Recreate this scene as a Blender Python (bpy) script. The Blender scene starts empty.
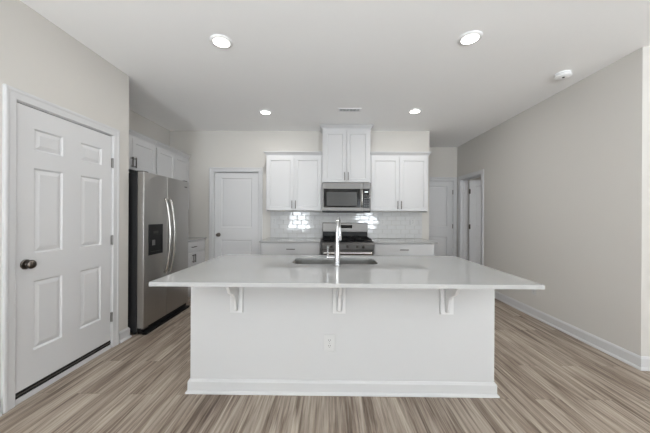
import bpy, bmesh, math, random
from mathutils import Vector, Matrix
random.seed(7)
S = bpy.context.scene
COL = S.collection
PI = math.pi

# ------------------------------------------------------------------ camera
H = 2.743                       # ceiling height
CAM_Z = 1.288
F_PX, CX, CY = 278.6, 327.0, 216.07
YAW, ROLL = -0.01078, 0.00557
cam = bpy.data.cameras.new('camera')
cam_ob = bpy.data.objects.new('camera', cam)
COL.objects.link(cam_ob)
cam.sensor_fit = 'HORIZONTAL'
cam.sensor_width = 36.0
cam.lens = F_PX / 650.0 * 36.0
cam.shift_x = -(CX - 325.0) / 650.0
cam.shift_y = (CY - 216.5) / 650.0
cam.clip_start = 0.05
fwd = Vector((math.sin(YAW), math.cos(YAW), 0))
rgt = Vector((math.cos(YAW), -math.sin(YAW), 0))
up = Vector((0, 0, 1))
c_, s_ = math.cos(ROLL), math.sin(ROLL)
R2 = c_ * rgt + s_ * up
U2 = c_ * up - s_ * rgt
M = Matrix((R2, U2, -fwd)).transposed().to_4x4()
M.translation = Vector((0, 0, CAM_Z))
cam_ob.matrix_world = M
S.camera = cam_ob

# ------------------------------------------------------------------ colour management, world
S.view_settings.view_transform = 'Standard'
S.view_settings.look = 'None'
S.view_settings.gamma = 1.0
S.view_settings.use_curve_mapping = False
S.view_settings.exposure = 0.68
w = bpy.data.worlds.new('daylight')
S.world = w
w.use_nodes = True
w.node_tree.nodes['Background'].inputs[0].default_value = (0.80, 0.90, 1.0, 1)
w.node_tree.nodes['Background'].inputs[1].default_value = 1.0
S.cycles.max_bounces = 10
S.cycles.diffuse_bounces = 8
S.cycles.glossy_bounces = 5
S.cycles.sample_clamp_indirect = 6.0
S.cycles.caustics_reflective = False
S.cycles.caustics_refractive = False

YW = 4.769       # kitchen wall
YF = 5.850       # hall end wall
XL = -2.116      # left wall
XR = 2.652       # right wall
XN = -2.768      # nook wall behind the refrigerator
XE = 1.689       # end of the kitchen wall
YR = 2.399       # where the right wall ends
XBIG = 4.6       # far right wall of the living room
YB = -4.0        # wall behind the camera

# daylight through the windows of the wall behind the camera and of the living room's right side
def area(name, loc, size, direction, power, color=(1, 1, 1)):
    l = bpy.data.lights.new(name, 'AREA')
    l.shape = 'RECTANGLE'
    l.size, l.size_y = size
    l.energy = power
    l.color = color
    o = bpy.data.objects.new(name, l)
    COL.objects.link(o)
    o.location = loc
    o.rotation_euler = Vector(direction).to_track_quat('-Z', 'Z' if abs(direction[2]) < .9 else 'Y').to_euler()
    return o
WINS_BACK = [(-1.98, -1.07, 0.08, 2.08), (1.22, 2.20, 0.30, 2.08)]
ADDED_WINS_LEFT = [(-3.4, -2.0, 0.45, 2.15), (-1.6, -0.2, 0.45, 2.15)]  # unseen windows added to brighten the right wall
WINS_RIGHT = [(-3.5, -2.0, 0.45, 2.15), (-1.6, -0.1, 0.45, 2.15)]
SKY_W, CEILING_FILL_W = 8.0, 88.0        # watts per square metre of opening: skylight falling in, upward fill added to lift the ceiling
DAY = (0.885, 0.95, 1.0)
def daylight(c, size, inward, k):
    sky = area('window_skylight', c, size, (inward[0], inward[1], -0.55), SKY_W * k * size[0] * size[1], DAY)
    upfill = area('window_ceiling_fill', c, size, (inward[0], inward[1], 2.20), CEILING_FILL_W * k * size[0] * size[1], DAY)
    upfill.data.spread = math.radians(150)
for (a, b, z0, z1) in WINS_BACK:
    daylight(((a + b) / 2, YB - 0.13, (z0 + z1) / 2), (b - a, z1 - z0), (0, 1), 1.0)
for (a, b, z0, z1) in WINS_RIGHT:
    daylight((XBIG + 0.13, (a + b) / 2, (z0 + z1) / 2), (b - a, z1 - z0), (-1, 0), 0.13)
area('bedroom_door_fill', (4.97, 3.9, 1.4), (1.2, 1.2), (-1, .35, 0), 7, (1, .97, .93))  # fill lamp added to brighten the open door's face
for (a, b, z0, z1) in ADDED_WINS_LEFT:
    daylight((XL - 0.12, (a + b) / 2, (z0 + z1) / 2), (b - a, z1 - z0), (1, 0), 0.08)

# ------------------------------------------------------------------ materials
def lin(c):
    return tuple(((v / 255) / 12.92 if v / 255 <= 0.04045 else ((v / 255 + 0.055) / 1.055) ** 2.4) for v in c) + (1,)
def mat(name, rgb, rough=0.5, metal=0.0, spec=0.5, bump=0.0, bscale=200.0, var=0.0, coat=0.0):
    m = bpy.data.materials.new(name)
    m.use_nodes = True
    nt = m.node_tree
    b = nt.nodes['Principled BSDF']
    b.inputs['Base Color'].default_value = lin(rgb)
    b.inputs['Roughness'].default_value = rough
    b.inputs['Metallic'].default_value = metal
    b.inputs['Specular IOR Level'].default_value = spec
    b.inputs['Coat Weight'].default_value = coat
    tc = nt.nodes.new('ShaderNodeTexCoord')
    n = nt.nodes.new('ShaderNodeTexNoise')
    n.inputs['Scale'].default_value = bscale
    nt.links.new(tc.outputs['Object'], n.inputs['Vector'])
    if bump > 0:
        bp = nt.nodes.new('ShaderNodeBump')
        bp.inputs['Strength'].default_value = bump
        bp.inputs['Distance'].default_value = 0.001
        nt.links.new(n.outputs['Fac'], bp.inputs['Height'])
        nt.links.new(bp.outputs['Normal'], b.inputs['Normal'])
    if var > 0:
        mx = nt.nodes.new('ShaderNodeMixRGB')
        mx.blend_type = 'MIX'
        mx.inputs[1].default_value = lin(tuple(v * (1 - var) for v in rgb))
        mx.inputs[2].default_value = lin(tuple(min(255, v * (1 + var)) for v in rgb))
        nt.links.new(n.outputs['Fac'], mx.inputs[0])
        nt.links.new(mx.outputs[0], b.inputs['Base Color'])
    return m
def steel(name, rgb, rough=0.28, stretch=(3, 3, 260)):
    m = bpy.data.materials.new(name)
    m.use_nodes = True
    nt = m.node_tree
    b = nt.nodes['Principled BSDF']
    b.inputs['Metallic'].default_value = 1.0
    tc = nt.nodes.new('ShaderNodeTexCoord')
    mp = nt.nodes.new('ShaderNodeMapping')
    mp.inputs['Scale'].default_value = stretch
    n = nt.nodes.new('ShaderNodeTexNoise')
    n.inputs['Scale'].default_value = 1.0
    n.inputs['Detail'].default_value = 3
    nt.links.new(tc.outputs['Object'], mp.inputs['Vector'])
    nt.links.new(mp.outputs[0], n.inputs['Vector'])
    mr = nt.nodes.new('ShaderNodeMapRange')
    mr.inputs['To Min'].default_value = rough - 0.06
    mr.inputs['To Max'].default_value = rough + 0.08
    nt.links.new(n.outputs['Fac'], mr.inputs['Value'])
    nt.links.new(mr.outputs[0], b.inputs['Roughness'])
    mx = nt.nodes.new('ShaderNodeMixRGB')
    mx.inputs[1].default_value = lin(tuple(v * .95 for v in rgb))
    mx.inputs[2].default_value = lin(tuple(min(255, v * 1.04) for v in rgb))
    nt.links.new(n.outputs['Fac'], mx.inputs[0])
    nt.links.new(mx.outputs[0], b.inputs['Base Color'])
    return m
M_WALL = mat('greige_wall_paint', (209, 206, 201), 0.85, bump=0.15, bscale=350)
M_CEIL = mat('ceiling_paint', (250, 250, 250), 0.9, bump=0.25, bscale=120)
M_TRIM = mat('white_trim_paint', (207, 207, 208), 0.35, bump=0.05, bscale=60)
M_CORBEL = mat('bright_white_corbel_paint', (222, 222, 222), 0.35, bump=0.04, bscale=60)
M_DOOR = mat('white_door_paint', (212, 212, 213), 0.42, bump=0.06, bscale=90)
M_CAB = mat('white_cabinet_paint', (200, 200, 201), 0.32, bump=0.03, bscale=60)
M_ISL = mat('white_island_panel_paint', (201, 201, 201), 0.55, bump=0.05, bscale=60)
M_TILE = mat('glossy_white_tile', (208, 208, 208), 0.05, spec=0.4, var=0.02, bscale=7)
M_GROUT = mat('pale_grout', (196, 195, 192), 0.85, bump=0.3, bscale=500)
M_QUARTZ = mat('white_quartz', (172, 172, 171), 0.035, spec=0.6, var=0.015, bscale=420)
M_STEEL = steel('brushed_stainless_steel', (106, 104, 102), 0.38)
M_FRIDGE = steel('refrigerator_door_steel', (172, 169, 165), 0.31, (200, 200, 2))
M_SINK = mat('satin_sink_steel', (172, 171, 169), 0.28, metal=1.0, var=0.01)
M_CHROME = mat('polished_chrome', (205, 205, 206), 0.14, metal=1.0, var=0.01)
M_HANDLE = mat('satin_handle_steel', (196, 194, 190), 0.22, metal=1.0, var=0.02)
M_PULL = mat('dark_pewter_pull', (88, 84, 80), 0.38, metal=1.0, var=0.04)
M_KNOB = mat('aged_nickel_knob', (110, 103, 97), 0.28, metal=1.0, var=0.05)
M_HINGE = mat('satin_nickel_hinge', (140, 138, 136), 0.45, metal=1.0, var=0.04)
M_BLACK = mat('black_plastic', (14, 14, 15), 0.40, spec=0.3, var=0.05)
M_BLKGLS = mat('black_glass', (6, 6, 7), 0.06, spec=0.25, var=0.02)
M_GLSWIN = mat('grey_mesh_glass', (78, 78, 77), 0.25, spec=0.2, var=0.05, bscale=900)
M_ENAMEL = mat('black_enamel', (12, 12, 13), 0.28, spec=0.2, var=0.04)
M_IRON = mat('cast_iron', (12, 12, 12), 0.6, spec=0.2, bump=0.4, bscale=400)
M_SIDE = mat('dark_grey_appliance_side', (40, 40, 41), 0.5, spec=0.25, bump=0.2, bscale=600)
M_PLATE = mat('white_outlet_plastic', (206, 206, 205), 0.35, var=0.01)
M_SLOT = mat('dark_slot', (60, 58, 56), 0.6, var=0.03)
M_WHITEPL = mat('white_ceiling_plastic', (240, 240, 240), 0.4, var=0.01)
M_SWEEP = mat('black_door_sweep', (18, 18, 18), 0.5, var=0.05)
M_ALU = mat('aluminium_threshold', (120, 120, 120), 0.35, metal=1.0, var=0.03)
def emis(name, rgb, strength):
    m = bpy.data.materials.new(name)
    m.use_nodes = True
    b = m.node_tree.nodes['Principled BSDF']
    b.inputs['Base Color'].default_value = (0.9, 0.9, 0.9, 1)
    b.inputs['Emission Color'].default_value = lin(rgb)
    b.inputs['Emission Strength'].default_value = strength
    return m
M_LENS = emis('lit_lamp_lens', (255, 250, 243), 5.0)
M_DISP = emis('pale_display_digits', (190, 205, 212), 0.8)
def glass(name):
    m = bpy.data.materials.new(name)
    m.use_nodes = True
    nt = m.node_tree
    for n in list(nt.nodes):
        if n.type == 'BSDF_PRINCIPLED': nt.nodes.remove(n)
    out = [n for n in nt.nodes if n.type == 'OUTPUT_MATERIAL'][0]
    t = nt.nodes.new('ShaderNodeBsdfTransparent'); g = nt.nodes.new('ShaderNodeBsdfGlossy'); mx = nt.nodes.new('ShaderNodeMixShader')
    g.inputs['Roughness'].default_value = 0.02
    mx.inputs[0].default_value = 0.06
    nt.links.new(t.outputs[0], mx.inputs[1]); nt.links.new(g.outputs[0], mx.inputs[2]); nt.links.new(mx.outputs[0], out.inputs[0])
    return m
M_GLASS = glass('window_glass')

def floor_mat():
    m = bpy.data.materials.new('greige_oak_planks')
    m.use_nodes = True
    nt = m.node_tree; L = nt.links.new; N = nt.nodes.new
    b = nt.nodes['Principled BSDF']
    tc = N('ShaderNodeTexCoord'); sp = N('ShaderNodeSeparateXYZ'); L(tc.outputs['Object'], sp.inputs[0])
    sw = N('ShaderNodeCombineXYZ'); L(sp.outputs['Y'], sw.inputs['X']); L(sp.outputs['X'], sw.inputs['Y'])
    br = N('ShaderNodeTexBrick')
    br.offset = 0.37; br.offset_frequency = 2
    br.inputs['Color1'].default_value = (0, 0, 0, 1); br.inputs['Color2'].default_value = (1, 1, 1, 1)
    br.inputs['Mortar'].default_value = (0.5, 0.5, 0.5, 1)
    br.inputs['Scale'].default_value = 1.0
    br.inputs['Brick Width'].default_value = 1.22
    br.inputs['Row Height'].default_value = 0.182
    br.inputs['Mortar Size'].default_value = 0.0016
    br.inputs['Mortar Smooth'].default_value = 0.3
    L(sw.outputs[0], br.inputs['Vector'])
    rnd = N('ShaderNodeSeparateColor'); L(br.outputs['Color'], rnd.inputs[0])
    def stretched(sx, sy, detail, rough, dist, zmul):
        c = N('ShaderNodeCombineXYZ')
        a = N('ShaderNodeMath'); a.operation = 'MULTIPLY'; a.inputs[1].default_value = sx; L(sp.outputs['X'], a.inputs[0])
        d = N('ShaderNodeMath'); d.operation = 'MULTIPLY'; d.inputs[1].default_value = sy; L(sp.outputs['Y'], d.inputs[0])
        e = N('ShaderNodeMath'); e.operation = 'MULTIPLY'; e.inputs[1].default_value = zmul; L(rnd.outputs[0], e.inputs[0])
        L(a.outputs[0], c.inputs[0]); L(d.outputs[0], c.inputs[1]); L(e.outputs[0], c.inputs[2])
        n = N('ShaderNodeTexNoise'); n.inputs['Scale'].default_value = 1; n.inputs['Detail'].default_value = detail
        n.inputs['Roughness'].default_value = rough; n.inputs['Distortion'].default_value = dist
        L(c.outputs[0], n.inputs['Vector'])
        return n
    broad = stretched(17, 0.8, 4, 0.6, 1.2, 31)
    fine = stretched(75, 2.6, 6, 0.65, 0.5, 17)
    mixf = N('ShaderNodeMixRGB'); mixf.inputs[0].default_value = 0.42
    L(broad.outputs['Fac'], mixf.inputs[1]); L(fine.outputs['Fac'], mixf.inputs[2])
    add = N('ShaderNodeMath'); add.operation = 'MULTIPLY_ADD'; add.inputs[1].default_value = 0.03
    L(rnd.outputs[0], add.inputs[0]); L(mixf.outputs[0], add.inputs[2])
    rp = N('ShaderNodeValToRGB'); e = rp.color_ramp
    e.elements[0].position = 0.36; e.elements[0].color = lin((88, 74, 64))
    e.elements[1].position = 0.76; e.elements[1].color = lin((204, 193, 179))
    for p, c in ((0.45, (126, 112, 100)), (0.53, (156, 143, 130)), (0.62, (181, 169, 155))):
        el = e.elements.new(p); el.color = lin(c)
    L(add.outputs[0], rp.inputs[0])
    mm = N('ShaderNodeMixRGB'); mm.inputs[2].default_value = lin((96, 82, 70))
    sc = N('ShaderNodeMath'); sc.operation = 'MULTIPLY'; sc.inputs[1].default_value = 0.4; L(br.outputs['Fac'], sc.inputs[0])
    L(sc.outputs[0], mm.inputs[0]); L(rp.outputs[0], mm.inputs[1]); L(mm.outputs[0], b.inputs['Base Color'])
    b.inputs['Roughness'].default_value = 0.5
    b.inputs['Specular IOR Level'].default_value = 0.25
    bp = N('ShaderNodeBump'); bp.inputs['Strength'].default_value = 0.15; bp.inputs['Distance'].default_value = 0.002
    L(fine.outputs['Fac'], bp.inputs['Height']); L(bp.outputs['Normal'], b.inputs['Normal'])
    return m
M_FLOOR = floor_mat()

# ------------------------------------------------------------------ helpers
def obj(name, bm, m, parent=None, loc=None, smooth=False, bevel=0.0):
    bmesh.ops.recalc_face_normals(bm, faces=bm.faces[:])
    me = bpy.data.meshes.new(name)
    bm.to_mesh(me); bm.free()
    me.materials.append(m)
    o = bpy.data.objects.new(name, me)
    COL.objects.link(o)
    if parent is not None: o.parent = parent
    if loc is not None: o.location = loc
    if smooth:
        for p in me.polygons: p.use_smooth = True
        try: me.set_sharp_from_angle(angle=math.radians(40))
        except Exception: pass
    if bevel > 0:
        md = o.modifiers.new('edge', 'BEVEL'); md.width = bevel; md.segments = 2; md.limit_method = 'ANGLE'; md.angle_limit = math.radians(40)
    return o
def thing(name, label, cat, loc=(0, 0, 0), rotz=0.0, group=None):
    o = bpy.data.objects.new(name, None); COL.objects.link(o)
    o.empty_display_size = 0.1
    o.location = loc; o.rotation_euler = (0, 0, rotz)
    o['label'] = label; o['category'] = cat
    if group: o['group'] = group
    return o
def tag(o, label, cat, group=None):
    o['label'] = label; o['category'] = cat
    if group: o['group'] = group
    return o
def struct(name, bm, m, **k):
    o = obj(name, bm, m, **k); o['kind'] = 'structure'; return o
def box(bm, x0, x1, y0, y1, z0, z1):
    v = [bm.verts.new((x, y, z)) for z in (z0, z1) for y in (y0, y1) for x in (x0, x1)]
    for f in ((0, 2, 3, 1), (4, 5, 7, 6), (0, 1, 5, 4), (1, 3, 7, 5), (3, 2, 6, 7), (2, 0, 4, 6)):
        bm.faces.new([v[i] for i in f])
    return v
def B(*a):
    bm = bmesh.new()
    if a and isinstance(a[0], (tuple, list)):
        for q in a: box(bm, *q)
    elif a: box(bm, *a)
    return bm
def prism(bm, pts, axis, a, b):
    """extrude the polygon pts (two coordinates) along axis from a to b"""
    def mk(p, t):
        return {'x': (t, p[0], p[1]), 'y': (p[0], t, p[1]), 'z': (p[0], p[1], t)}[axis]
    A = [bm.verts.new(mk(p, a)) for p in pts]; C = [bm.verts.new(mk(p, b)) for p in pts]
    n = len(pts)
    for i in range(n):
        bm.faces.new((A[i], A[(i + 1) % n], C[(i + 1) % n], C[i]))
    bm.faces.new(A[::-1]); bm.faces.new(C)
def lathe(bm, prof, mtx=None, seg=32):
    """prof: (radius, height) along +Z, closed at both ends when the radius is 0"""
    mtx = mtx or Matrix()
    rings = []
    for r, h in prof:
        if r < 1e-6: rings.append([bm.verts.new(mtx @ Vector((0, 0, h)))])
        else: rings.append([bm.verts.new(mtx @ Vector((r * math.cos(2 * PI * i / seg), r * math.sin(2 * PI * i / seg), h))) for i in range(seg)])
    for a, b in zip(rings, rings[1:]):
        for i in range(seg):
            j = (i + 1) % seg
            if len(a) == 1 and len(b) == 1: continue
            if len(a) == 1: bm.faces.new((a[0], b[i], b[j]))
            elif len(b) == 1: bm.faces.new((a[i], a[j], b[0]))
            else: bm.faces.new((a[i], a[j], b[j], b[i]))
FRONT = Matrix.Rotation(PI / 2, 4, 'X')            # lathe axis +Z -> -Y
def tube(bm, pts, r, seg=12, rr=None):
    pts = [Vector(p) for p in pts]; rings = []
    n = len(pts)
    ref = Vector((1, 0, 0))
    for i, p in enumerate(pts):
        t = (pts[min(i + 1, n - 1)] - pts[max(i - 1, 0)]).normalized()
        if abs(t.dot(ref)) > 0.95: ref = Vector((0, 0, 1))
        a = (ref - t * ref.dot(t)).normalized(); b = t.cross(a)
        q = rr[i] if rr else r
        rings.append([bm.verts.new(p + q * (math.cos(2 * PI * k / seg) * a + math.sin(2 * PI * k / seg) * b)) for k in range(seg)])
    for A, C in zip(rings, rings[1:]):
        for k in range(seg):
            bm.faces.new((A[k], A[(k + 1) % seg], C[(k + 1) % seg], C[k]))
    bm.faces.new(rings[0][::-1]); bm.faces.new(rings[-1])
def sweep(path, prof, mapf, closed=False):
    """mitred moulding: path in 2-D, prof = (offset to the left of the path, depth)"""
    bm = bmesh.new(); n = len(path); P = [Vector(p) for p in path]
    rings = []
    for i in range(n):
        if closed or 0 < i < n - 1:
            d0 = (P[i] - P[i - 1]).normalized(); d1 = (P[(i + 1) % n] - P[i]).normalized()
        elif i == 0: d0 = d1 = (P[1] - P[0]).normalized()
        else: d0 = d1 = (P[-1] - P[-2]).normalized()
        n0 = Vector((-d0.y, d0.x)); n1 = Vector((-d1.y, d1.x))
        m = (n0 + n1) / (1 + n0.dot(n1))
        rings.append([bm.verts.new(mapf(*(P[i] + m * o), d)) for o, d in prof])
    k = len(prof)
    for i in range(n if closed else n - 1):
        A, C = rings[i], rings[(i + 1) % n]
        for j in range(k):
            bm.faces.new((A[j], A[(j + 1) % k], C[(j + 1) % k], C[j]))
    if not closed:
        bm.faces.new(rings[0][::-1]); bm.faces.new(rings[-1])
    return bm
XYD = lambda x, y, d: (x, y, d)
BASE_PROF = [(0, 0), (0.027, 0), (0.026, 0.010), (0.020, 0.019), (0.014, 0.022), (0.014, 0.092), (0.010, 0.100), (0.006, 0.108), (0, 0.110)]
CASE_PROF = [(0, 0), (0, 0.010), (0.006, 0.014), (0.045, 0.016), (0.056, 0.020), (0.068, 0.020), (0.074, 0.016), (0.074, 0)]
def baseboard(name, path):
    return struct(name, sweep(path, BASE_PROF, XYD), M_TRIM)
def panel_slab(w, h, t, panels, steps, x0=0.0, z0=0.0, both=True):
    """a door slab in the plane y=0 (front) .. t (back) with moulded panels; panels = (x0,x1,z0,z1); steps = (inset, depth)"""
    bm = bmesh.new()
    xs = sorted({0, w} | {p[0] for p in panels} | {p[1] for p in panels})
    zs = sorted({0, h} | {p[2] for p in panels} | {p[3] for p in panels})
    sides = []
    for y in (0, t):
        V = {(i, j): bm.verts.new((x0 + x, y, z0 + z)) for i, x in enumerate(xs) for j, z in enumerate(zs)}
        sides.append(V)
        for i in range(len(xs) - 1):
            for j in range(len(zs) - 1):
                q = [V[i, j], V[i + 1, j], V[i + 1, j + 1], V[i, j + 1]]
                f = bm.faces.new(q if y == 0 else q[::-1])
    a, b = sides; nx, nz = len(xs) - 1, len(zs) - 1
    for i in range(nx):
        bm.faces.new((a[i, 0], b[i, 0], b[i + 1, 0], a[i + 1, 0])); bm.faces.new((a[i, nz], a[i + 1, nz], b[i + 1, nz], b[i, nz]))
    for j in range(nz):
        bm.faces.new((a[0, j], a[0, j + 1], b[0, j + 1], b[0, j])); bm.faces.new((a[nx, j], b[nx, j], b[nx, j + 1], a[nx, j + 1]))
    bmesh.ops.recalc_face_normals(bm, faces=bm.faces[:])
    for p in panels:
        for y in ((0, t) if both else (0,)):
            fs = [f for f in bm.faces if abs(f.normal.y) > .9 and all(abs(v.co.y - y) < 1e-6 for v in f.verts)
                  and p[0] - 1e-5 <= f.calc_center_median().x - x0 <= p[1] + 1e-5 and p[2] - 1e-5 <= f.calc_center_median().z - z0 <= p[3] + 1e-5]
            for ins, dep in steps:
                r = bmesh.ops.inset_region(bm, faces=fs, thickness=ins, depth=dep, use_even_offset=True)
    return bm
def pull(name, parent, x, z, length=0.128, vertical=True, y=0.0):
    """bar pull with two posts, on a front at depth y"""
    bm = bmesh.new(); h = length / 2; s = 0.0055
    if vertical:
        box(bm, x - s, x + s, y - 0.034, y - 0.024, z - h, z + h)
        for q in (-0.38, 0.38): box(bm, x - 0.004, x + 0.004, y - 0.025, y, z + q * length - 0.005, z + q * length + 0.005)
    else:
        box(bm, x - h, x + h, y - 0.034, y - 0.024, z - s, z + s)
        for q in (-0.38, 0.38): box(bm, x + q * length - 0.005, x + q * length + 0.005, y - 0.025, y, z - 0.004, z + 0.004)
    o = obj(name, bm, M_PULL, parent, bevel=0.0012)
    return o

# ------------------------------------------------------------------ room shell
struct('floor', B((-3.0, 5.8, YB - 0.1, 7.4, -0.08, 0.0)), M_FLOOR)
struct('ceiling', B((-3.0, 5.8, YB - 0.1, 7.4, H, H + 0.08)), M_CEIL)
T = 0.13
D1A, D1B, D1T = 1.842, 2.688, 2.062        # left door opening
# the closet block: left wall with a door opening, and its return beside the refrigerator
struct('wall_left', B((XL - T, XL, YB, ADDED_WINS_LEFT[0][0], 0, H), (XL - T, XL, ADDED_WINS_LEFT[0][1], ADDED_WINS_LEFT[1][0], 0, H), (XL - T, XL, ADDED_WINS_LEFT[1][1], D1A, 0, H), (XL - T, XL, -3.4, -2.0, 0, .45), (XL - T, XL, -3.4, -2.0, 2.15, H), (XL - T, XL, -1.6, -.2, 0, .45), (XL - T, XL, -1.6, -.2, 2.15, H), (XL - T, XL, D1B, 2.902, 0, H), (XL - T, XL, D1A, D1B, D1T, H), (XN - T, XL - T, 2.902 - T, 2.902, 0, H)), M_WALL)
struct('wall_nook', B((XN - T, XN, 2.902, YW + T, 0, H)), M_WALL)
D2A, D2B, D2T = -2.008, -1.225, 2.045      # door left of the cabinets
struct('wall_kitchen', B((XN, D2A, YW, YW + T, 0, H), (D2B, XE, YW, YW + T, 0, H), (D2A, D2B, YW, YW + T, D2T, H)), M_WALL)
struct('wall_hall_left', B((-.7, -.6, YW + T, YF, 0, H)), M_WALL)
D3A, D3B, D3T = 1.800, 2.580, 2.045        # door at the end of the hall
struct('wall_hall_end', B((-.7, D3A, YF, YF + T, 0, H), (D3B, XR + 0.138, YF, YF + T, 0, H), (D3A, D3B, YF, YF + T, D3T, H)), M_WALL)
D4A, D4B, D4T = 4.905, 5.690, 2.045        # doorway in the right wall
TR = 0.138
struct('wall_right', B((XR, XR + TR, YR, D4A, 0, H), (XR, XR + TR, D4B, YF, 0, H), (XR, XR + TR, D4A, D4B, D4T, H)), M_WALL)
struct('wall_right_return', B((XR + TR, XBIG + T, YR, YR + TR, 0, H)), M_WALL)
struct('wall_bedroom', B((5.0, 5.1, YR + TR, 3.2, 0, H), (5.0, 5.1, 4.6, 7.3, 0, H), (5.0, 5.1, 3.2, 4.6, 0, .7), (5.0, 5.1, 3.2, 4.6, 2.1, H), (XR + TR, 5.0, 7.2, 7.3, 0, H), (XR + TR - .1, XR + TR, YF + T, 7.2, 0, H)), M_WALL)
def holed(name, a0, a1, wins, mk, m):
    qs = []; cur = a0
    for (a, b, z0, z1) in wins:
        qs += [mk(cur, a, 0, H), mk(a, b, 0, z0), mk(a, b, z1, H)]; cur = b
    qs.append(mk(cur, a1, 0, H))
    return struct(name, B(*qs), m)
holed('wall_rear', -3.0, XBIG + T, WINS_BACK, lambda a, b, z0, z1: (a, b, YB - T, YB, z0, z1), M_WALL)
holed('wall_living_right', YB, YR, WINS_RIGHT, lambda a, b, z0, z1: (XBIG, XBIG + T, a, b, z0, z1), M_WALL)
k = 0
for side, wins in (('rear', WINS_BACK), ('right', WINS_RIGHT), ('left', ADDED_WINS_LEFT)):
    for (a, b, z0, z1) in wins:
        k += 1
        wd, ht = b - a, z1 - z0
        fr = B((0, .05, 0, .06, 0, ht), (wd - .05, wd, 0, .06, 0, ht), (.05, wd - .05, 0, .06, 0, .05), (.05, wd - .05, 0, .06, ht - .05, ht), (.05, wd - .05, .01, .05, ht * .5 - .02, ht * .5 + .02))
        o = struct('window_%d' % k, fr, M_TRIM)
        g = obj('window_pane', B((.05, wd - .05, .027, .032, .05, ht - .05)), M_GLASS, o)
        if side == 'rear': o.location = (a, YB - .10, z0)
        elif side == 'left': o.location = (XL - .04, a, z0); o.rotation_euler = (0, 0, PI / 2)
        else: o.location = (XBIG + .04, b, z0); o.rotation_euler = (0, 0, -PI / 2)

o = struct('window_%d' % (k + 1), B((0, .05, 0, .06, 0, 1.4), (1.35, 1.4, 0, .06, 0, 1.4), (.05, 1.35, 0, .06, 0, .05), (.05, 1.35, 0, .06, 1.35, 1.4)), M_TRIM)  # unseen bedroom window, added along with the fill lamp for the open door
obj('window_pane', B((.05, 1.35, .027, .032, .05, 1.35)), M_GLASS, o)
o.location = (5.02, 4.6, .7); o.rotation_euler = (0, 0, -PI / 2)

# baseboards (the moulding stands to the left of each path)
baseboard('baseboard_left', [(XL, D1A - 0.083), (XL, YB)][::1])
baseboard('baseboard_left_corner', [(XN + .02, 2.902), (XL, 2.902), (XL, D1B + 0.083)])
baseboard('baseboard_kitchen', [(D2A - 0.083, YW), (-2.13, YW)])
baseboard('baseboard_kitchen_end', [(XE, YW + T), (XE, YW), (1.575, YW)])
baseboard('baseboard_right', [(XBIG, YR), (XR, YR), (XR, D4A - 0.083)])
baseboard('baseboard_living_right', [(XBIG, YB), (XBIG, YR - .03)])
baseboard('baseboard_rear', [(WINS_BACK[0][1] + .03, YB), (XBIG - .03, YB)])
for nme in ('baseboard_left', 'baseboard_rear', 'baseboard_left_corner'): pass

# ------------------------------------------------------------------ doors
def lever_knob(parent, x, z, y=0.0, m=M_KNOB):
    kn = bmesh.new(); mt = Matrix.Translation((x, y, z)) @ FRONT
    lathe(kn, [(0, 0), (.035, 0), (.035, .004), (.031, .009), (.015, .012), (.012, .016), (.012, .022), (.021, .027), (.029, .035), (.031, .044), (.027, .053), (.015, .059), (0, .060)], mt, 28)
    return obj('door_knob', kn, m, parent, smooth=True)
def hinge(parent, x, z, y=0.0, m=M_HINGE):
    h = bmesh.new()
    box(h, x - .012, x + .012, y - .002, y + .003, z - .045, z + .045)
    lathe(h, [(0, -.047), (.0065, -.047), (.0065, .047), (0, .047)], Matrix.Translation((x, y - .006, z)), 14)
    return obj('hinge', h, m, parent, smooth=True)
SIX = [(2.5e-2, -.0)]
RAISED = [(0.010, -0.011), (0.005, 0.0), (0.026, 0.008)]
TWO = [(0.012, -0.012), (0.004, 0.0)]
def doorway(n, w_open, top, casing_y, loc, rotz, jamb_depth, slab=None, knob=None, hinges=(), kind='two', slab_y=0.004, bottom=0.008, casing=True, hm=M_HINGE):
    """local x along the wall, y into the wall; origin at the lower left of the opening on the wall face"""
    wd = w_open - 0.030; ht = top - 0.018 - bottom
    if kind == 'six':
        sx, px = .125, .215
        cols = ((sx - .011, sx - .011 + px), (wd - sx + .011 - px, wd - sx + .011))
        rows = ((.316, .812), (1.010, 1.621), (1.747, 1.902))
        panels = [(a, b, z0 - bottom, z1 - bottom) for a, b in cols for z0, z1 in rows]
        bm = panel_slab(wd, ht, .035, panels, RAISED, .015, bottom)
    else:
        a, b = .112, wd - .112
        panels = [(a, b, .20, .86), (a, b, 1.075, 1.925)]
        bm = panel_slab(wd, ht, .035, panels, TWO + [(0.02, 0.003)], .015, bottom)
    root = struct('door_%d' % n, bm, M_DOOR)
    root.location = loc; root.rotation_euler = (0, 0, rotz)
    if slab_y: 
        for v in root.data.vertices: v.co.y += slab_y
    jb = B((0, .012, 0, jamb_depth, 0, top), (w_open - .012, w_open, 0, jamb_depth, 0, top), (.012, w_open - .012, 0, jamb_depth, top - .012, top),
           (.012, .024, slab_y + .037, slab_y + .055, 0, top - .012), (w_open - .024, w_open - .012, slab_y + .037, slab_y + .055, 0, top - .012), (.024, w_open - .024, slab_y + .037, slab_y + .055, top - .024, top - .012))
    obj('door_frame', jb, M_TRIM, root)
    path = [(w_open - .006, 0), (w_open - .006, top - .006), (.006, top - .006), (.006, 0)]
    cs = sweep(path[::-1], CASE_PROF, lambda x, z, d: (x, -d, z))
    obj('door_casing', cs, M_TRIM, root)
    if knob: lever_knob(root, knob[0], knob[1], slab_y)
    for hx, hz in hinges: hinge(root, hx, hz, slab_y - .004, hm)
    return root
d1 = doorway(1, D1B - D1A, D1T, 0, (XL, D1A, 0), PI / 2, T, knob=(.076, .940), hinges=[(D1B - D1A - .008, z) for z in (.30, 1.045, 1.79)], kind='six', slab_y=.003, bottom=.076)
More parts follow.
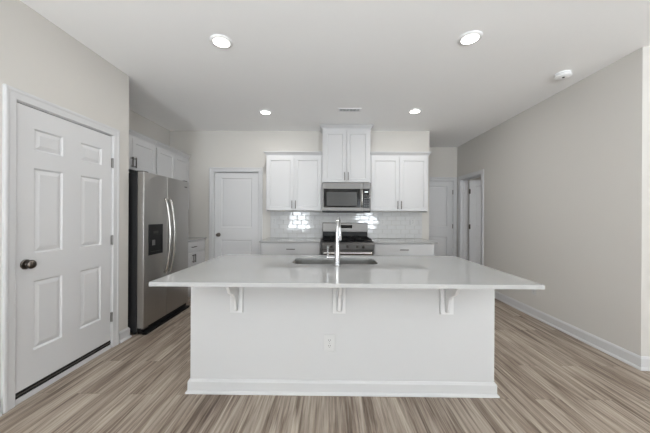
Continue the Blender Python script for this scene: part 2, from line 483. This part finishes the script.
obj('threshold', B((.012, D1B - D1A - .012, -.006, T, 0, .034)), M_TRIM, d1)
obj('door_sweep', B((.013, D1B - D1A - .013, .004, .034, .034, .051), (.013, D1B - D1A - .013, .004, .034, .059, .076)), M_SWEEP, d1)
obj('threshold_strip', B((.013, D1B - D1A - .013, -.001, .034, .051, .059)), M_ALU, d1)
d2 = doorway(2, D2B - D2A, D2T, 0, (D2A, YW, 0), 0, T, knob=(.083, .955), slab_y=.032)
d3 = doorway(3, D3B - D3A, D3T, 0, (D3A, YF, 0), 0, T, knob=(.080, .955), hinges=[(D3B - D3A - .014, z) for z in (.25, 1.09, 1.80)], slab_y=.004)
# doorway in the right wall with its door standing open into the next room
wo = D4B - D4A
fr = B((0, .012, 0, TR, 0, D4T), (wo - .012, wo, 0, TR, 0, D4T), (.012, wo - .012, 0, TR, D4T - .012, D4T), (.012, .024, .05, .09, 0, D4T - .012), (wo - .024, wo - .012, .05, .09, 0, D4T - .012), (.024, wo - .024, .05, .09, D4T - .024, D4T - .012))
tr = struct('trim_1', fr, M_TRIM); tr.location = (XR, D4B, 0); tr.rotation_euler = (0, 0, -PI / 2)
pth = [(.006, 0), (.006, D4T - .006), (wo - .006, D4T - .006), (wo - .006, 0)]
obj('door_casing', sweep(pth, CASE_PROF, lambda x, z, d: (x, -d, z)), M_TRIM, tr)
obj('door_casing', sweep(pth, CASE_PROF, lambda x, z, d: (x, TR + d, z)), M_TRIM, tr)
bm = panel_slab(.755, 2.015, .035, [(.115, .640, .20, .86), (.115, .640, 1.07, 1.91)], TWO + [(0.02, 0.003)], 0, .012)
d4 = struct('door_4', bm, M_DOOR)
d4.location = (XR + TR + .020, D4B - .052, 0); d4.rotation_euler = (0, 0, math.radians(4))
for hz in (.25, 1.09, 1.80):
    h = B((-.017, .018, -.003, .001, hz - .045, hz + .045))
    lathe(h, [(0, hz - .05), (.008, hz - .05), (.008, hz + .05), (0, hz + .05)], Matrix.Translation((-.006, -.006, 0)), 14)
    obj('hinge', h, M_PULL, d4, smooth=True)
lever_knob(d4, .690, .955, 0)

# ------------------------------------------------------------------ cabinets
SHAKER = [(0.003, -0.003), (0.003, -0.006)]
def cab_door(parent, x0, x1, z0, z1, hx=None, hz=None, frame=.058):
    bm = panel_slab(x1 - x0, z1 - z0, .019, [(frame, x1 - x0 - frame, frame, z1 - z0 - frame)], SHAKER, x0, z0, both=False)
    d = obj('door', bm, M_CAB, parent, (0, -.019, 0), bevel=.0012)
    if hx is not None: pull('handle', d, hx, hz)
    return d
CROWN = [(-.002, 0), (.006, 0), (.008, .010), (.016, .016), (.026, .030), (.038, .040), (.042, .046), (.042, .056), (-.002, .056)]
def crown(parent, w, d, z, left, right, s=1.0, front=0.0):
    p = []
    if left: p.append((0, d))
    p += [(0, -.0), (w, -.0)]
    if right: p.append((w, d))
    return obj('crown_molding', sweep(p[::-1], [(o, z + q * s) for o, q in CROWN], XYD), M_CAB, parent)
def wall_cabinet(label, loc, rotz, w, z0, z1, d, ndoors=2, cl=True, cr=True, cs=1.0, side=.012, handles=True, group='white wall cabinets', rail=.012):
    t = thing('wall_cabinet', label, 'cabinet', loc, rotz, group)
    b = bmesh.new()
    box(b, 0, .019, .0, d, 0, z1 - z0); box(b, w - .019, w, .0, d, 0, z1 - z0)
    box(b, .019, w - .019, 0, d, .012, .030); box(b, .019, w - .019, 0, d, z1 - z0 - .019, z1 - z0)
    box(b, .019, w - .019, d - .006, d, .030, z1 - z0 - .019)
    box(b, .019, w - .019, 0, .019, .030, z1 - z0 - .019)        # face frame
    obj('carcass', b, M_CAB, t)
    mid = w / 2; g = .0022
    hz = .105 if z1 - z0 > .5 else .10
    cab_door(t, side, mid - g, rail, z1 - z0 - .030, mid - .028 if handles else None, hz)
    cab_door(t, mid + g, w - side, rail, z1 - z0 - .030, mid + .028 if handles else None, hz)
    crown(t, w, d, z1 - z0 - .004, cl, cr, cs)
    return t
UD = .305
wall_cabinet('double-door white wall cabinet left of the microwave, over the bright tiles', (-1.028, YW - UD, 1.364), 0, .898, 1.364, 2.262, UD, cl=True, cr=False)
wall_cabinet('white wall cabinet right of the microwave, at the open end of the wall', (.642, YW - UD, 1.364), 0, .920, 1.364, 2.262, UD, cl=False, cr=True)
wall_cabinet('raised white wall cabinet directly above the microwave, its crown at the ceiling', (-.128, YW - UD - .012, 1.815), 0, .768, 1.815, 2.684, UD + .012, cl=True, cr=True, side=.018, cs=1.03)
ND = .330
wall_cabinet('short white wall cabinet above the steel refrigerator, its pulls showing', (XN + ND, 2.912, 1.83), PI / 2, .936, 1.83, 2.262, ND, cl=False, cr=False)
wall_cabinet('white wall cabinet between the refrigerator cabinet and the back wall corner', (XN + ND, 3.854, 1.372), PI / 2, .912, 1.372, 2.262, ND, cl=False, cr=False)

def base_cabinet(label, loc, rotz, w, d, group='white base cabinets'):
    t = thing('base_cabinet', label, 'cabinet', loc, rotz, group)
    b = bmesh.new()
    d -= .004; box(b, 0, .019, 0, d, .0, .890); box(b, w - .019, w, 0, d, .0, .890)
    box(b, .019, w - .019, 0, d, .10, .119); box(b, .019, w - .019, d - .01, d, .119, .890)
    box(b, .019, w - .019, 0, .019, .119, .890)
    box(b, .019, w - .019, .07, .08, 0, .10)
    obj('carcass', b, M_CAB, t)
    dr = obj('drawer', B((.012, w - .012, -.019, 0, .715, .872)), M_CAB, t, bevel=.002)
    pull('handle', dr, w / 2, .795, vertical=False, y=-.019)
    cab_door(t, .012, w / 2 - .002, .115, .703, w / 2 - .030, .615)
    cab_door(t, w / 2 + .002, w - .012, .115, .703, w / 2 + .030, .615)
    return t
BD = .61
base_cabinet('white base cabinet left of the range', (-1.020, YW - BD, 0), 0, .880, BD)
base_cabinet('white base cabinet right of the range', (.650, YW - BD, 0), 0, .900, BD)
base_cabinet('small white base cabinet between the refrigerator and the back wall', (XN + BD, 3.905, 0), PI / 2, .862, BD)

def slab(name, x0, x1, y0, y1, label):
    return tag(obj(name, B((x0, x1, y0, y1, .8905, .9135)), M_QUARTZ, bevel=.002), label, 'countertop')
slab('countertop', -1.048, -.136, YW - .650, YW - .001, 'pale quartz countertop on the base cabinet left of the range')
slab('countertop', .646, 1.590, YW - .650, YW - .001, 'pale quartz countertop on the base cabinet right of the range')
slab('countertop', XN + .001, XN + .650, 3.900, YW - .001, 'short quartz countertop beyond the refrigerator')

# ------------------------------------------------------------------ tiled backsplash
bs = struct('wall_backsplash', B((-1.020, 1.566, YW - .006, YW - .0005, .914, 1.363)), M_GROUT)
tb = bmesh.new(); rh, tw, g = .0765, .1535, .0055
row = 0; z = .917
while z < 1.355:
    zt = min(z + rh - g, 1.362)
    x = -1.020 - (tw / 2 if row % 2 else 0)
    while x < 1.566:
        a, b = max(x, -1.020) + g / 2, min(x + tw - g, 1.566)
        if b - a > .012:
            tx, tz = random.uniform(-.008, .008), random.uniform(-.010, .010)
            cxm, czm = (a + b) / 2, (z + zt) / 2
            yf = lambda X, Z: YW - .0125 + tx * (X - cxm) + tz * (Z - czm)
            e = .003
            o4 = [(a, z), (b, z), (b, zt), (a, zt)]; i4 = [(a + e, z + e), (b - e, z + e), (b - e, zt - e), (a + e, zt - e)]
            V0 = [tb.verts.new((p[0], YW - .005, p[1])) for p in o4]
            V1 = [tb.verts.new((p[0], yf(*p) + .0018, p[1])) for p in o4]
            V2 = [tb.verts.new((p[0], yf(*p), p[1])) for p in i4]
            for A, C in ((V0, V1), (V1, V2)):
                for q in range(4): tb.faces.new((A[q], A[(q + 1) % 4], C[(q + 1) % 4], C[q]))
            tb.faces.new(V2)
        x += tw
    z += rh; row += 1
obj('subway_tiles', tb, M_TILE, bs)

# ------------------------------------------------------------------ outlets
def outlet(label, loc, rotz):
    t = thing('wall_outlet', label, 'outlet', loc, rotz, 'white duplex outlets')
    obj('cover_plate', B((-.040, .040, -.006, 0, -.061, .061)), M_PLATE, t, bevel=.002)
    for s in (-1, 1):
        r = bmesh.new()
        pts = [(.017 * math.cos(a), s * .020 + max(-.0135, min(.0135, .017 * math.sin(a)))) for a in [2 * PI * i / 24 for i in range(24)]]
        prism(r, pts, 'y', -.0075, -.005)
        ro = obj('receptacle', r, M_PLATE, t)
        obj('slots', B((-.008, -.005, -.0082, -.007, s * .020 - .001, s * .020 + .008), (.005, .008, -.0082, -.007, s * .020 - .001, s * .020 + .008), (-.002, .002, -.0082, -.007, s * .020 - .010, s * .020 - .006)), M_SLOT, ro)
    obj('screw', B((-.002, .002, -.0068, -.0055, -.002, .002)), M_HINGE, t)
    return t
outlet('white outlet low on the front panel of the island', (.001, 2.022, .368), 0)
outlet('white outlet on the tiles at the left end, beside the door', (-.955, YW - .0135, 1.195), 0)
outlet('white outlet on the tiles just left of the range', (-.322, YW - .0135, 1.195), 0)
outlet('white outlet on the tiles just right of the range', (.895, YW - .0135, 1.195), 0)
outlet('white outlet on the tiles near the open right end of the wall', (1.410, YW - .0135, 1.195), 0)
outlet('white outlet low on the right wall, half hidden by the island top', (XR, 3.64, .345), -PI / 2)

# ------------------------------------------------------------------ island
IX0, IX1, IY0, IY1 = -1.012, 1.190, 2.022, 2.640
isl = thing('kitchen_island', 'white panelled kitchen island base standing on the plank floor', 'kitchen island', ((IX0 + IX1) / 2, IY0, 0))
ox, oy = (IX0 + IX1) / 2, IY0
def L(x0, x1, y0, y1, z0, z1): return (x0 - ox, x1 - ox, y0 - oy, y1 - oy, z0, z1)
obj('body', B(L(IX0, IX1, IY0, IY0 + .02, 0, .890), L(IX0, IX0 + .02, IY0 + .02, IY1, 0, .890), L(IX1 - .02, IX1, IY0 + .02, IY1, 0, .890), L(IX0 + .02, IX1 - .02, IY1 - .02, IY1, .1, .890)), M_ISL, isl)
pth = [(IX0 - ox, IY1 - oy), (IX0 - ox, 0), (IX1 - ox, 0), (IX1 - ox, IY1 - oy)]
obj('base_molding', sweep(pth[::-1], [(o, z * .88) for o, z in BASE_PROF], XYD), M_ISL, isl)
# doors and drawers on the working side
for i in range(4):
    a = IX0 + .03 + i * .535; cx0 = a - ox
    bm = panel_slab(.525, .60, .019, [(.058, .467, .058, .542)], SHAKER, cx0, .115, both=False)
    for v in bm.verts: v.co.y = IY1 - oy + .019 - v.co.y
    obj('door', bm, M_CAB, isl)
def corbel(x):
    rx = x - ox; w, hh = .0460, .300; zt = .889
    # back plate with a tapering U-shaped recess
    bm = bmesh.new()
    outer = [(rx - w, zt - hh), (rx + w, zt - hh), (rx + w, zt), (rx - w, zt)]
    U = [(rx - .033, zt)] + [(rx + .021 * math.cos(a), zt - hh + .034 + .021 * math.sin(a)) for a in [PI + PI * i / 8 for i in range(9)]] + [(rx + .033, zt)]
    nb = 8 // 2
    # left half, right half of the frame around the U
    left = [(rx - w, zt), (rx - w, zt - hh), (rx, zt - hh)] + [U[1 + i] for i in range(4, -1, -1)] + [U[0]]
    right = [(rx + w, zt), U[-1]] + [U[9 - i] for i in range(0, 5)] + [(rx, zt - hh), (rx + w, zt - hh)]
    prism(bm, left, 'y', -.022, -.008); prism(bm, right, 'y', -.022, -.008)
    box(bm, rx - w, rx + w, -.009, 0, zt - hh, zt)
    c = obj('corbel', bm, M_CORBEL, isl, bevel=.0015)
    # scrolled bracket: S curve from the tip under the worktop down to the plate
    ctl = [(-.262, .875), (-.258, .858), (-.236, .838), (-.205, .822), (-.186, .796), (-.166, .768), (-.130, .750), (-.096, .736), (-.074, .708), (-.060, .670), (-.054, .638), (-.048, .614), (-.030, .602), (-.008, .600)]
    prof = [(-.008, zt), (-.262, zt)] + ctl
    b2 = bmesh.new(); prism(b2, prof, 'x', rx - .0105, rx + .0105)
    obj('bracket', b2, M_CORBEL, c, bevel=.002)
for x in (-.673, .070, .841): corbel(x)

# worktop with the sink cut-out
CX0, CX1, CY0, CY1 = -1.010, 1.184, 1.545, 2.665
SX0, SX1, SY0, SY1 = -.300, .385, 2.165, 2.530
def rrect(x0, x1, y0, y1, r, n=6):
    out = []
    for cx_, cy_, a0 in ((x1 - r, y1 - r, 0), (x0 + r, y1 - r, PI / 2), (x0 + r, y0 + r, PI), (x1 - r, y0 + r, 1.5 * PI)):
        out += [(cx_ + r * math.cos(a0 + PI / 2 * i / n), cy_ + r * math.sin(a0 + PI / 2 * i / n)) for i in range(n + 1)]
    return out
bm = bmesh.new()
hole = rrect(SX0, SX1, SY0, SY1, .075)
def loops(z):
    o = [bm.verts.new((x, y, z)) for x, y in ((CX1, CY1), (CX0, CY1), (CX0, CY0), (CX1, CY0))]
    i = [bm.verts.new((x, y, z)) for x, y in hole]
    n = len(i) // 4
    for q in range(4):
        seg = i[q * n:(q + 1) * n]
        for a, b in zip(seg, seg[1:]): bm.faces.new((o[q], a, b))
        bm.faces.new((o[q], seg[-1], i[((q + 1) * n) % len(i)], o[(q + 1) % 4]))
    return o, i
zt, zb = .914, .8905
o1, i1 = loops(zt); o2, i2 = loops(zb)
for A, C in ((o1, o2), (i1, i2)):
    for q in range(len(A)): bm.faces.new((A[q], A[(q + 1) % len(A)], C[(q + 1) % len(A)], C[q]))
tag(obj('island_countertop', bm, M_QUARTZ), 'large glossy white quartz worktop overhanging the island, sink cut into it', 'countertop')

snk = thing('kitchen_sink', 'stainless steel undermount sink set into the island worktop', 'sink', ((SX0 + SX1) / 2, (SY0 + SY1) / 2, .70))
bm = bmesh.new(); rings = []
scx, scy = (SX0 + SX1) / 2, (SY0 + SY1) / 2
for gx, zz in ((.022, .1900), (-.004, .1900), (-.004, .185), (.004, .02), (.030, .0), ):
    pts = rrect(SX0 - scx - (gx if gx > .02 and zz > .1 else -abs(gx) if gx > 0 else .004), SX1 - scx + (gx if gx > .02 and zz > .1 else -abs(gx) if gx > 0 else .004), SY0 - scy - (gx if gx > .02 and zz > .1 else -abs(gx) if gx > 0 else .004), SY1 - scy + (gx if gx > .02 and zz > .1 else -abs(gx) if gx > 0 else .004), .075)
    rings.append([bm.verts.new((x, y, zz)) for x, y in pts])
for A, C in zip(rings, rings[1:]):
    for q in range(len(A)): bm.faces.new((A[q], A[(q + 1) % len(A)], C[(q + 1) % len(A)], C[q]))
bm.faces.new(rings[-1])
so = obj('basin', bm, M_SINK, snk, smooth=True)
dm = bmesh.new(); lathe(dm, [(0, .001), (.045, .001), (.045, .004), (.036, .003), (.030, .0015), (0, .0015)], None, 24)
obj('drain', dm, M_CHROME, snk, smooth=True)

fa = thing('kitchen_faucet', 'tall chrome gooseneck faucet standing on the island worktop before the sink', 'faucet', (.056, 2.100, .914))
b = bmesh.new(); lathe(b, [(0, 0), (.027, 0), (.027, .005), (.0225, .010), (.0215, .10), (.0185, .125), (.0165, .16), (.0165, .18), (0, .18)])
obj('base', b, M_CHROME, fa, smooth=True)
neck = [(0, 0, .17), (0, 0, .20), (0, 0, .24), (0, 0, .275)]
R = .085
for i in range(1, 13):
    a = PI * i / 12 * .97
    neck.append((.010 * (1 - math.cos(a)), R * (1 - math.cos(a)), .275 + R * math.sin(a)))
b = bmesh.new(); tube(b, neck, .0125, 16, [.0155, .0150, .0145, .014] + [.0125] * 12)
obj('spout', b, M_CHROME, fa, smooth=True)
end = Vector(neck[-1])
b = bmesh.new(); tube(b, [end + Vector((0, 0, .004)), end + Vector((.001, 0, -.02)), end + Vector((.002, .002, -.06)), end + Vector((.003, .004, -.105))], .016, 16, [.0135, .0155, .0175, .0185])
obj('spray_head', b, M_CHROME, fa, smooth=True)
b = bmesh.new()
tube(b, [(-.018, 0, .062), (-.068, 0, .062)], .010, 14, [.011, .010])
lathe(b, [(0, -.013), (.008, -.012), (.0125, -.004), (.0125, .004), (.008, .012), (0, .013)], Matrix.Translation((-.070, 0, .062)), 16)
tube(b, [(-.070, 0, .070), (-.071, -.004, .105), (-.072, -.010, .150)], .006, 10, [.0065, .0055, .0045])
obj('lever', b, M_CHROME, fa, smooth=True)

# ------------------------------------------------------------------ refrigerator (local x = world y, front towards +x of the room)
FX, FY = -1.985, 2.952
fr = thing('refrigerator', 'side by side stainless steel refrigerator with ice dispenser, against the left side', 'refrigerator', (FX, FY, 0), PI / 2)
FW, FH = .935, 1.752
obj('body', B((.004, FW - .004, .075, .760, .03, FH - .012)), M_SIDE, fr, bevel=.004)
obj('base_grille', B((.015, FW - .015, .020, .074, .012, .068), (.01, FW - .01, -.028, .022, .006, .030)), M_BLACK, fr, bevel=.003)
for xx in (.045, FW - .045):
    f = bmesh.new(); lathe(f, [(0, 0), (.018, 0), (.018, .030), (0, .030)], Matrix.Translation((xx, .12, 0)), 16); obj('foot', f, M_BLACK, fr)
obj('hinge_cover', B((.010, .090, .012, .110, FH - .010, FH + .012)), M_SIDE, fr, bevel=.004)
obj('hinge_cover', B((FW - .090, FW - .010, .012, .110, FH - .010, FH + .012)), M_SIDE, fr, bevel=.004)
obj('hinge', B((.004, .075, -.002, .030, .066, .078)), M_HINGE, fr)
SPL = .425
def fdoor(name, a, b):
    bm = bmesh.new()
    n = 10; w = b - a; pts = [(a, .070), (a, .014)]
    r = .005
    pts = [(a, .068)] + [(a + r * (1 - math.cos(t)), r - r * math.sin(t) + .0) for t in [PI / 2 * i / 5 for i in range(6)]] 
    pts += [(b - r * (1 - math.cos(t)), r - r * math.sin(t) + .0) for t in [PI / 2 * i / 5 for i in range(5, -1, -1)]] + [(b, .068)]
    prism(bm, pts, 'z', .078, FH)
    return obj(name, bm, M_FRIDGE, fr, smooth=True)
fz = fdoor('freezer_door', 0.0, SPL - .0025)
ff = fdoor('fresh_food_door', SPL + .0025, FW)
def fhandle(parent, x, name='handle'):
    b = bmesh.new(); z0, z1 = .605, 1.485
    pts = []; n = 18
    for i in range(n + 1):
        t = i / n
        y = -.012 - .058 * math.sin(PI * t) ** .75
        pts.append((x, y, z0 + (z1 - z0) * t))
    pts = [(x, .002, z0 + .004)] + pts + [(x, .002, z1 - .004)]
    tube(b, pts, .0135, 12)
    obj(name, b, M_HANDLE, parent, smooth=True)
fhandle(fz, SPL - .055); fhandle(ff, SPL + .042)
dz0, dz1, dx0, dx1 = .845, 1.185, .075, .330
dp = obj('ice_dispenser', B((dx0, dx1, -.006, .004, dz0, dz0 + .035), (dx0, dx1, -.006, .004, dz1 - .120, dz1), (dx0, dx0 + .028, -.006, .004, dz0 + .035, dz1 - .12), (dx1 - .028, dx1, -.006, .004, dz0 + .035, dz1 - .12), (dx0 + .028, dx1 - .028, -.0015, .001, dz0 + .035, dz1 - .12)), M_BLACK, fz, bevel=.0015)
obj('dispenser_paddle', B((dx0 + .060, dx0 + .105, -.010, -.001, dz0 + .105, dz0 + .165)), M_HINGE, dp, bevel=.003)
obj('dispenser_display', B((dx0 + .075, dx0 + .165, -.0072, -.0055, dz1 - .105, dz1 - .075)), M_SLOT, dp)
obj('dispenser_tray', B((dx0 + .03, dx1 - .03, -.012, .0, dz0 + .024, dz0 + .036)), M_BLACK, dp)
obj('badge', B((FW - .110, FW - .045, -.0015, .001, 1.665, 1.680)), M_SLOT, ff)

# ------------------------------------------------------------------ microwave
MX, MW, MY = -.126, .762, YW - .405
mw = thing('microwave_oven', 'stainless over-the-range microwave under the raised cabinet', 'microwave', (MX, MY, 1.346))
MHt = .466
obj('body', B((.002, MW - .002, .03, .398, .026, MHt)), M_SIDE, mw)
obj('vent_base', B((.002, MW - .002, .002, .395, 0, .026)), M_BLACK, mw)
px = lambda p: (p - 322.4) / 48.5 * MW
md = obj('door', B((0, px(363.0), 0, .030, .027, .078), (0, px(363.0), 0, .030, .370, MHt), (0, px(324.0), 0, .030, .075, .370), (px(360.6), px(363.0), 0, .030, .075, .370)), M_STEEL, mw, bevel=.002)
obj('door_glass', B((px(324.0), px(360.6), .002, .030, .075, .370)), M_BLKGLS, md)
obj('window_mesh', B((px(326.9), px(357.2), .0005, .003, .105, .318)), M_GLSWIN, md, bevel=.001)
hb = bmesh.new(); xh = px(362.0)
tube(hb, [(xh, .0, .090), (xh, -.030, .105), (xh, -.040, .14), (xh, -.040, .305), (xh, -.030, .340), (xh, .0, .355)], .012, 12)
obj('handle', hb, M_HANDLE, md, smooth=True)
cp = obj('control_panel', B((px(363.2), MW, 0, .030, .027, .072), (px(363.2), MW, 0, .030, .370, MHt), (px(369.6), MW, 0, .030, .072, .370)), M_STEEL, mw, bevel=.002)
cg = obj('keypad', B((px(363.2), px(369.6), .001, .030, .072, .370)), M_BLKGLS, cp)
obj('display', B((px(364.8), px(368.2), .0003, .0015, .315, .330)), M_DISP, cg)
for i in range(5):
    for j in range(3):
        x0 = px(364.4) + j * .028
        obj('button', B((x0, x0 + .019, .0, .0015, .095 + i * .038, .118 + i * .038)), M_GLSWIN, cg)

# ------------------------------------------------------------------ range
RX, RW, RY = -.126, .762, 4.030
rg = thing('gas_range', 'stainless gas range with black cooktop between the base cabinets', 'range', (RX, RY, 0))
RD = YW - .010 - RY
obj('body', B((.0, RW, .045, RD, .02, .900)), M_SIDE, rg)
for xx in (.05, RW - .05):
    for yy in (.09, RD - .05):
        f = bmesh.new(); lathe(f, [(0, 0), (.018, 0), (.018, .025), (0, .025)], Matrix.Translation((xx, yy, 0)), 12); obj('foot', f, M_BLACK, rg)
od = obj('oven_door', B((.003, RW - .003, 0, .045, .190, .792)), M_STEEL, rg, bevel=.004)
obj('oven_window', B((.13, RW - .13, -.003, .004, .330, .640)), M_BLKGLS, od)
hb = bmesh.new()
tube(hb, [(.035, -.046, .758), (RW - .035, -.046, .758)], .0200, 14)
for xx in (.060, RW - .060): box(hb, xx - .011, xx + .011, -.044, .002, .748, .768)
obj('handle', hb, M_HANDLE, od, smooth=True)
obj('storage_drawer', B((.003, RW - .003, .004, .045, .050, .182)), M_STEEL, rg, bevel=.004)
obj('seam_strip', B((.004, RW - .004, .006, .045, .792, .803)), M_BLACK, rg)
b = bmesh.new(); prism(b, [(.0, .803), (.0, .880), (.022, .906), (.06, .906), (.06, .803)], 'x', 0, RW)
cpn = obj('control_panel', b, M_STEEL, rg)
for kx in (.150, .236, .381, .526, .612):
    kb = bmesh.new(); lathe(kb, [(0, 0), (.022, 0), (.022, .006), (.018, .010), (.016, .030), (.013, .034), (0, .034)], Matrix.Translation((kx, .0, .848)) @ FRONT, 20)
    box(kb, kx - .003, kx + .003, -.037, -.030, .834, .862)
    obj('knob', kb, M_PULL, cpn, smooth=True)
ct = obj('cooktop', B((.0, RW, .030, RD - .06, .900, .918)), M_ENAMEL, rg, bevel=.004)
for q in range(3):                       # three cast iron grates side by side
    gx0 = .018 + q * (RW - .036) / 3 + .004; gx1 = .018 + (q + 1) * (RW - .036) / 3 - .004
    g0, g1 = .060, RD - .100
    gb = bmesh.new()
    def bar(x0, x1, y0, y1): box(gb, x0, x1, y0, y1, .938, .954)
    bar(gx0, gx1, g0, g0 + .014); bar(gx0, gx1, g1 - .014, g1); bar(gx0, gx0 + .014, g0, g1); bar(gx1 - .014, gx1, g0, g1)
    gm = (gx0 + gx1) / 2; bar(gm - .006, gm + .006, g0, g1)
    for yy in (g0 + (g1 - g0) * .27, (g0 + g1) / 2, g0 + (g1 - g0) * .73): bar(gx0, gx1, yy - .006, yy + .006)
    for cxq in (gx0 + .007, gx1 - .007):
        for cyq in (g0 + .007, g1 - .007): box(gb, cxq - .007, cxq + .007, cyq - .007, cyq + .007, .918, .940)
    obj('grate', gb, M_IRON, ct, bevel=.002)
for bx, by, br_ in ((.17, .19, .045), (.17, .44, .036), (.381, .31, .050), (.592, .19, .045), (.592, .44, .036)):
    bb = bmesh.new(); lathe(bb, [(0, .917), (br_, .917), (br_, .924), (br_ * .75, .928), (br_ * .75, .934), (0, .935)], Matrix.Translation((bx, by, 0)), 24)
    obj('burner', bb, M_IRON, ct, smooth=True)
b = bmesh.new(); prism(b, [(RD - .060, .900), (RD - .060, 1.030), (RD, 1.030), (RD, .900)], 'x', .004, RW - .004)
bg = obj('back_riser', b, M_BLACK, rg)
b = bmesh.new(); prism(b, [(RD - .072, 1.025), (RD - .064, 1.172), (RD, 1.178), (RD, 1.025)], 'x', 0.0, RW)
bk = obj('backguard', b, M_STEEL, rg, bevel=.004)
obj('clock_display', B((.285, .500, RD - .074, RD - .060, 1.085, 1.140)), M_BLKGLS, bk)

# ------------------------------------------------------------------ ceiling fittings
def downlight(x, y, label, power=3.0):
    t = thing('recessed_ceiling_light', label, 'ceiling light', (x, y, H), 0, 'lit recessed ceiling lights')
    b = bmesh.new(); lathe(b, [(.064, 0), (.064, -.010), (.069, -.013), (.080, -.011), (.091, -.005), (.093, 0)], None, 40)
    obj('trim_ring', b, M_WHITEPL, t, smooth=True)
    b = bmesh.new(); lathe(b, [(0, -.001), (.0645, -.001), (.0645, -.011), (.050, -.015), (0, -.016)], None, 40)
    obj('lens', b, M_LENS, t, smooth=True)
    l = bpy.data.lights.new('lamp_glow', 'AREA'); l.shape = 'DISK'; l.size = .12; l.energy = power; l.color = (1, .985, .96)
    lo = bpy.data.objects.new('lamp_glow', l); COL.objects.link(lo); lo.parent = t; lo.location = (0, 0, -.020)
    return t
downlight(-.915, 2.319, 'lit round ceiling light over the left end of the island')
downlight(1.130, 2.277, 'lit round ceiling light over the right end of the island')
downlight(-.912, 3.895, 'lit round ceiling light before the wall cabinet left of the microwave', 3.8)
downlight(1.162, 3.849, 'lit round ceiling light before the wall cabinet right of the microwave', 3.8)

sd = thing('smoke_detector', 'round white smoke detector on the ceiling by the right wall', 'smoke detector', (2.346, 2.841, H))
b = bmesh.new(); lathe(b, [(0, 0), (.066, 0), (.066, -.012), (.060, -.016), (0, -.016)], None, 36)
obj('mounting_base', b, M_WHITEPL, sd, smooth=True)
b = bmesh.new(); lathe(b, [(0, -.0165), (.050, -.0165), (.050, -.022), (.071, -.024), (.072, -.036), (.062, -.046), (.030, -.050), (0, -.050)], None, 36)
obj('cover', b, M_WHITEPL, sd, smooth=True)
b = bmesh.new(); lathe(b, [(0, -.0485), (.012, -.0485), (.012, -.0525), (0, -.0530)], Matrix.Translation((-.012, -.020, 0)), 16)
obj('test_button', b, M_SLOT, sd, smooth=True)

vt = thing('ceiling_vent', 'small white rectangular air vent in the ceiling before the raised cabinet', 'vent', (.258, 3.815, H))
obj('frame', B((-.160, .160, -.058, -.040, -.007, 0), (-.160, .160, .040, .058, -.007, 0), (-.160, -.138, -.040, .040, -.007, 0), (.138, .160, -.040, .040, -.007, 0)), M_WHITEPL, vt, bevel=.002)
obj('duct_opening', B((-.138, .138, -.040, .040, -.002, 0)), M_SLOT, vt)
for i in range(4):
    b = bmesh.new(); y = -.030 + i * .020
    prism(b, [(y + .003, -.002), (y + .0045, -.002), (y - .0005, -.008), (y - .002, -.008)], 'x', -.138, .138)
    obj('louver', b, M_WHITEPL, vt)
for i in range(5):
    x = -.092 + i * .046
    obj('divider', B((x - .003, x + .003, -.040, .040, -.0085, -.002)), M_WHITEPL, vt)
